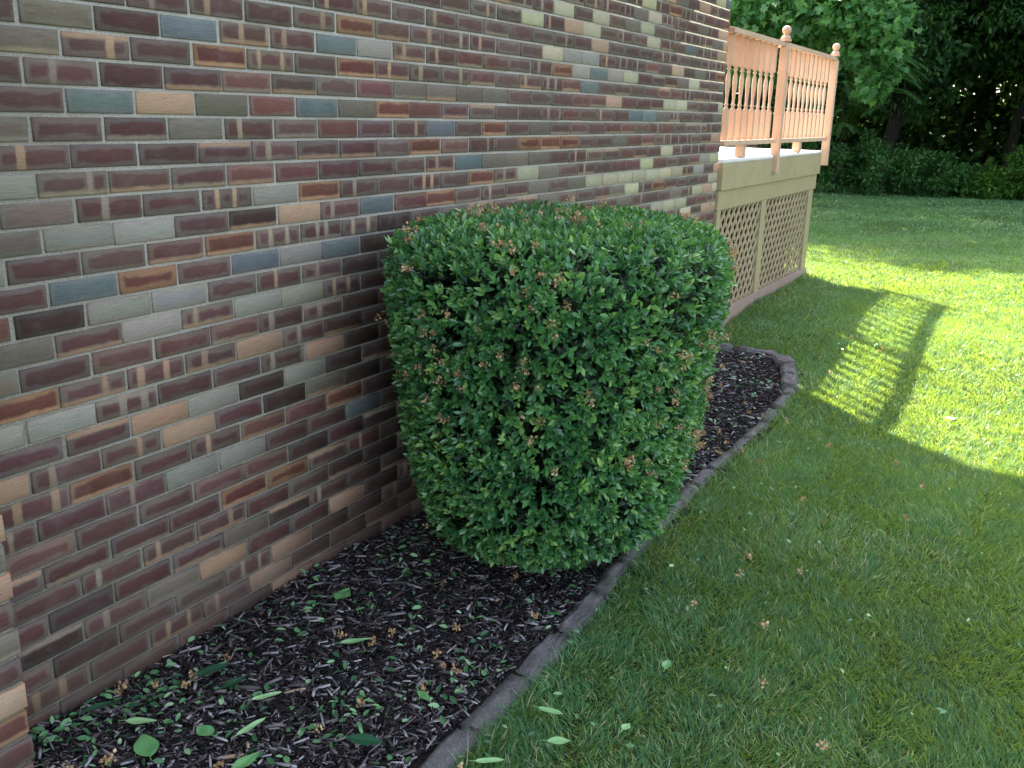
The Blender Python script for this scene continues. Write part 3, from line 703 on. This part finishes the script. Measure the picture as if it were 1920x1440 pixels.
prof = [(1.72, .020), (1.728, .020), (1.736, .010), (1.748, .015), (1.756, .020), (1.764, .011), (1.80, .012), (1.87, .018), (1.92, .0195), (1.955, .016), (1.985, .009), (1.993, .016), (2.0, .0195), (2.008, .009), (2.018, .020), (2.026, .020)]
def baluster_mesh():
    bm = bmesh.new(); h = .0210
    bm_box(bm, -h, h, -h, h, 1.505, 1.722); bm_box(bm, -h, h, -h, h, 2.024, 2.231)
    lathe(bm, [(z, r*.9) for z, r in prof], 0, 0, 12); me = D.meshes.new('baluster'); bmesh.ops.recalc_face_normals(bm, faces=bm.faces[:]); bm.to_mesh(me); bm.free(); me.materials.append(M['peach']); return me
bmsh = baluster_mesh()
for y0_, y1_, n in ((6.93, 8.06, 8), (8.36, 9.99, 11)):
    for i in range(n):
        o = D.objects.new('baluster', bmsh); COL.objects.link(o); o.parent = deck; o.location = (RX, y0_+(y1_-y0_)*i/(n-1), 0); o.rotation_euler = (0, 0, random.uniform(-.04, .04))

# ------------------------------------------------------------------ trees
def ell_points(n, c, r, shell=.35, lump=5, seed=0, cut=None):
    d = unit(RN.normal(0, 1, (n, 3))); rad = 1-shell*RN.random(n)**1.5
    bumpy = 1+.22*(vnoise(np.arctan2(d[:, 1], d[:, 0])*2+seed, d[:, 2]*2.5, lump*.35, seed)-.5)*2
    p = np.array(c)+d*np.array(r)*(rad*bumpy)[:, None]
    return p, d
OV = [(0, 0, 0), (.35, .36, .05), (.75, .28, .02), (1, 0, -.08), (.75, -.28, .02), (.35, -.36, .05)]
OVF = [(0, 3, 2, 1), (0, 5, 4, 3)]
MP = [(0, 0, 0), (.02, .30, .0), (.28, .22, .02), (.34, .62, -.04), (.52, .34, .0), (.66, .48, -.02), (.68, .16, 0), (1, 0, -.08), (.68, -.16, 0), (.66, -.48, -.02), (.52, -.34, 0), (.34, -.62, -.04), (.28, -.22, .02), (.02, -.30, 0)]
MPF = [(0, 7, 6, 5, 4, 3, 2, 1), (0, 13, 12, 11, 10, 9, 8, 7)]
def clumped(n, c, r, nc, cr_, seed, zmin=None):
    """leaves in nc clumps scattered through an ellipsoid, so that gaps open between them"""
    cd = unit(RN.normal(0, 1, (nc, 3))); cp = np.array(c)+cd*np.array(r)*(RN.random((nc, 1))**.33)*.95
    i = RN.integers(0, nc, n); d = unit(RN.normal(0, 1, (n, 3)))
    p = cp[i]+d*np.array([1, 1, .55])*cr_*(RN.random((n, 1))**.5)*(.6+.8*RN.random((nc, 1)))[i]
    if zmin is not None: ok = p[:, 2] > zmin; p = p[ok]; d = d[ok]
    return p, d, cp
def leaves(name, p, d, L, W, mat, parent, T=OV, F=OVF, droop=.5, v0=.5, vs=.2, **k):
    n = len(p); A = unit(RN.normal(0, .8, (n, 3))+d*.6-np.array([0, 0, droop])); N = unit(RN.normal(0, .55, (n, 3))+np.array([0, 0, 1.]))
    ln = L*(.6+.7*RN.random(n)); return link(name, scatter(name, T, F, p, A, N, ln, ln*W, np.clip(RN.normal(v0, vs, n), 0, 1)), mat, parent, **k)
def trunk_mesh(base, top, r0, limbs, seed, nl, mat, parent):
    r = random.Random(seed); bm = bmesh.new(); b = Vector(base); t = Vector(top)
    pts = [b.lerp(t, i/7)+Vector((r.uniform(-.12, .12), r.uniform(-.12, .12), 0))*(i > 0) for i in range(8)]
    tube(bm, pts, [r0*(1.25 if i == 0 else 1)*(1-.75*i/7) for i in range(8)], 10); bm_obj('trunk', bm, mat, parent)
    for cpt in limbs[:nl]:
        bm = bmesh.new(); s = r.uniform(.3, .8); a = b.lerp(t, s); e = Vector(cpt)
        m1 = a.lerp(e, .35)+Vector((0, 0, .25)); m2 = a.lerp(e, .7)+Vector((r.uniform(-.2, .2), r.uniform(-.2, .2), .2))
        q = r0*(1-.7*s)*.5; tube(bm, [a, m1, m2, e], [q, q*.75, q*.45, q*.15], 7); bm_obj('limb', bm, mat, parent)
# near maple overhanging the back of the deck
maple = empty('maple_tree', (0, 0, 0), label='bright green broad-leaved maple hanging over the deck railing', cat='tree')
mc, mr = (-2.75, 17.4, 5.5), (2.75, 2.7, 3.3)
p, d, cp = clumped(17000, mc, mr, 150, .75, 3)
q2 = np.array([ground_at(a, b, 0) for a, b in ((1400, 60),)])
# boughs drooping towards the viewer, just above and beside the railing
bough = []
for (px, py, dist, rr, nn) in [(1400, 20, 14.8, .55, 330), (1450, 70, 15.0, .45, 260), (1520, 30, 14.8, .55, 380), (1590, 15, 14.6, .55, 380), (1640, 45, 14.6, .40, 260), (1668, 90, 14.6, .26, 150), (1610, 95, 14.8, .42, 260),
        (1655, 20, 14.9, .42, 230), (1640, 140, 14.7, .22, 100), (1680, 134, 14.7, .14, 40), (1630, 172, 14.6, .15, 45), (1650, 166, 14.7, .10, 25), (1560, 60, 15.2, .4, 220), (1490, 110, 15.6, .5, 220), (1420, 120, 15.8, .6, 260), (1600, 60, 15.0, .5, 260), (1440, -20, 14.8, .6, 300), (1540, -30, 14.8, .6, 300), (1620, -40, 14.8, .6, 300)]:
    dr = cr*(px-960)/1792.6+cu*(720-py)/1792.6+cw; c = np.array(CAM+dr*(dist/dr.y)); nn = int(nn*1.35); dd = unit(RN.normal(0, 1, (nn, 3)))
    bough.append((c+dd*np.array([1, 1, .62])*rr*RN.random((nn, 1))**.45, dd)); cp = np.concatenate([cp, c[None]])
p = np.concatenate([p]+[b[0] for b in bough]); d = np.concatenate([d]+[b[1] for b in bough])
leaves('crown', p, d, .138, .82, M['maple'], maple, MP, MPF, .75, .52, .22)
trunk_mesh((-3.0, 18.0, 0), (-2.7, 17.4, 7.2), .17, [tuple(c) for c in cp[::-1][:12]], 4, 12, M['mbark'], maple)
# woods beyond the lawn
TREES = [  # x, y, height, crown radius, crown base, leaves, material, label
 (-8.5, 23.0, 12.5, 3.0, 2.6, 'wood_a', 'dark tall broad-leaved tree hidden behind the house corner'),
 (-5.0, 24.0, 13.5, 3.0, 2.2, 'wood_a', 'dark green tree behind the deck railing'),
 (-1.6, 25.0, 14.0, 3.0, 1.9, 'wood_a', 'dark tree directly right of the maple'),
 (.9, 26.3, 13.0, 2.6, 2.6, 'wood_b', 'lighter tree with bright leaf patches beyond the lawn centre'),
 (2.2, 24.4, 13.5, 2.7, 3.3, 'wood_a', 'dark forked tree with a visible trunk at right of the woods edge'),
 (5.2, 25.2, 12.5, 3.0, 2.0, 'wood_a', 'dark tree at the right border of the picture'),
 (-3.4, 28.5, 14.0, 3.2, 1.5, 'wood_b', 'pale sunlit tree deep in the woods behind the maple'),
 (3.4, 29.0, 13.5, 3.2, 1.5, 'wood_b', 'bright sunlit tree glimpsed deep in the woods at right'),
 (-12.5, 22.0, 12.5, 3.2, 2.4, 'wood_a', 'shade tree beyond the house, leftmost of the woods'),
 (9.2, 24.5, 12.0, 3.0, 1.8, 'wood_a', 'dark tree beyond the right border')]
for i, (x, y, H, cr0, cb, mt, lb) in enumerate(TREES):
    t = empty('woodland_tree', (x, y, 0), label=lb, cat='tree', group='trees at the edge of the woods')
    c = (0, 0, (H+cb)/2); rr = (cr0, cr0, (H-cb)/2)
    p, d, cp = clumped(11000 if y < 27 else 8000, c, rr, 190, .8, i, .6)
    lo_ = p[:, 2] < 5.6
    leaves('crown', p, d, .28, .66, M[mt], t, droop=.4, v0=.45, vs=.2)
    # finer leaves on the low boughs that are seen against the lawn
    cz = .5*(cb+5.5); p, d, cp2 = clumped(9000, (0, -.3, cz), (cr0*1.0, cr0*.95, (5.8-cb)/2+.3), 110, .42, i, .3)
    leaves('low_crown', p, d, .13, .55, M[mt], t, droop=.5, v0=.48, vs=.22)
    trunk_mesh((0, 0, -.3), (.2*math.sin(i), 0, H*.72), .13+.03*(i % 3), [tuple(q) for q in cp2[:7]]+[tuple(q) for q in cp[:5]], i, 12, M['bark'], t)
# forked slim trunk that shows between the leaves
t = empty('forked_tree', (2.0, 22.6, 0), label='slim dark forked tree standing at the lawn edge before the woods', cat='tree')
bm = bmesh.new(); tube(bm, [(0, 0, -.2), (-.05, 0, 1.2), (-.12, 0, 2.35), (.05, 0, 3.2), (.5, 0, 4.3), (.9, 0, 5.6)], [.12, .10, .09, .065, .05, .04], 9); bm_obj('trunk', bm, M['bark'], t)
bm = bmesh.new(); tube(bm, [(-.12, 0, 2.3), (-.4, .1, 2.9), (-.9, .1, 3.6), (-1.2, .1, 5)], [.06, .05, .04, .03], 7); bm_obj('limb', bm, M['bark'], t)
p, d, _ = clumped(7000, (.1, 0, 5.3), (1.7, 1.4, 1.7), 60, .5, 77)
leaves('crown', p, d, .14, .6, M['wood_a'], t, droop=.5, v0=.4, vs=.2)
# understorey shrubs
SH = [(-4.6, 21.8, 1.1, 1.7, 'leafy undergrowth shrub right behind the deck corner'), (-3.1, 21.7, 1.0, 2.0, 'rounded green undergrowth shrub left of the wood opening'), (-1.7, 22.1, 1.0, 1.35, 'dense leafy shrub beneath the fern-like saplings'),
      (-.5, 22.8, 1.0, 1.0, 'low shrub in the deepest shade of the woods edge'), (.6, 23.2, .8, .75, 'small shrub with a patch of sun put into its leaf colour below the trees'), (1.6, 23.3, .8, 1.15, 'low bush at the foot of the forked tree'), (2.8, 22.7, 1.1, 2.3, 'tall shrub at the right end of the lawn edge'), (4.4, 23.0, 1.3, 2.8, 'large shrub at the right border of the woods')]
for i, (x, y, rx, h, lb) in enumerate(SH):
    t = empty('undergrowth_shrub', (x, y, 0), label=lb, cat='shrub', group='shrubs along the edge of the woods')
    p, d, cp = clumped(5200, (0, 0, h*.5+.02), (rx, .8, h*.56), 44, .26, i, .02)
    leaves('foliage', p, d, .10, .55, M['wood_b' if i in (4, 5) else 'shrubleaf'], t, droop=.2, v0=.52, vs=.26)  # brighter leaf on two shrubs puts sun dapples into their colour
    bm = bmesh.new()
    for q in cp[:6]: tube(bm, [(0, 0, -.1), (q[0]*.5, q[1]*.5, q[2]*.7), tuple(q)], [.02, .014, .005], 5)
    bm_obj('stems', bm, M['bark'], t)
# saplings with long feathery compound leaves
def frond_tree(x, y, h, n, lb, seed):
    t = empty('feather_leaved_sapling', (x, y, 0), label=lb, cat='tree', group='feathery saplings under the trees')
    r = random.Random(seed); bm = bmesh.new(); tube(bm, [(0, 0, -.1), (.05, .1, h*.5), (0, .05, h)], [.018, .014, .008], 6)
    P = []; A = []; N = []
    for k in range(n):
        a = r.uniform(0, 6.28); z = h*r.uniform(.55, 1.0); o = Vector((math.cos(a), math.sin(a), .25)); ln = r.uniform(.5, .75)
        pts = [Vector((0, 0, z))+o*ln*s+Vector((0, 0, -.55*ln*s*s)) for s in (0, .25, .5, .75, 1)]
        tube(bm, pts, [.005, .004, .003, .003, .002], 4)
        for j in range(13):
            s = .15+.85*j/12; b = Vector((0, 0, z))+o*ln*s+Vector((0, 0, -.55*ln*s*s)); tg = (o+Vector((0, 0, -1.1*s))).normalized(); sd = tg.cross(Vector((0, 0, 1))).normalized()
            for sg in (-1, 1): P.append(b); A.append(sd*sg+tg*.45+Vector((0, 0, -.3))); N.append((0, 0, 1))
    bm_obj('trunk', bm, M['bark'], t); P = np.array(P); A = np.array(A); n = len(P)
    link('foliage', scatter('foliage', OV, OVF, P, A, np.tile([0, 0, 1.], (n, 1)), .14, .055, np.clip(RN.normal(.55, .15, n), 0, 1)), M['shrubleaf'], t)
frond_tree(-2.2, 21.6, 2.9, 20, 'feather-leaved sapling nearest the deck', 1)
frond_tree(-1.3, 21.9, 3.0, 22, 'feather-leaved sapling with drooping fronds in the middle of the woods edge', 2)
# far mass of forest closing the view
p = np.stack([RN.uniform(-20, 16, 150000), 29+RN.random(150000)*7, RN.random(150000)**1.35*13], -1)
g = vnoise(p[:, 0], p[:, 2], .55, 61)+.35*vnoise(p[:, 0], p[:, 2], 1.9, 62); p = p[(g > .02)]
d = unit(RN.normal(0, 1, (len(p), 3)))
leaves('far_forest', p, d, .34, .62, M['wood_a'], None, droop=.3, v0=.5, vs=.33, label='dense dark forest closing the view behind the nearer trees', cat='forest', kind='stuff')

# ------------------------------------------------------------------ light
w = D.worlds.new('World'); S.world = w; w.use_nodes = True; nt = w.node_tree
sky = nt.nodes.new('ShaderNodeTexSky'); sky.sky_type = 'NISHITA'; sky.sun_disc = False
sky.sun_elevation = math.asin(SUN.z); sky.sun_rotation = math.atan2(SUN.x, SUN.y)
sky.dust_density = 3.0
hs = nt.nodes.new('ShaderNodeHueSaturation'); hs.inputs['Saturation'].default_value = .62; nt.links.new(sky.outputs[0], hs.inputs['Color'])
bg = nt.nodes['Background']; nt.links.new(hs.outputs[0], bg.inputs[0]); bg.inputs[1].default_value = .14
sl = D.lights.new('sun', 'SUN'); sl.energy = 5.0; sl.angle = R(.75); sl.color = (1, .94, .82)
so = D.objects.new('sun', sl); COL.objects.link(so); so.rotation_euler = SUN.to_track_quat('Z', 'Y').to_euler(); so.location = (0, 0, 30)
S.view_settings.view_transform = 'Standard'; S.view_settings.look = 'None'; S.view_settings.exposure = 2.6; S.view_settings.gamma = 1
S.render.engine = 'CYCLES'
S.cycles.max_bounces = 8; S.cycles.transmission_bounces = 6; S.cycles.diffuse_bounces = 5
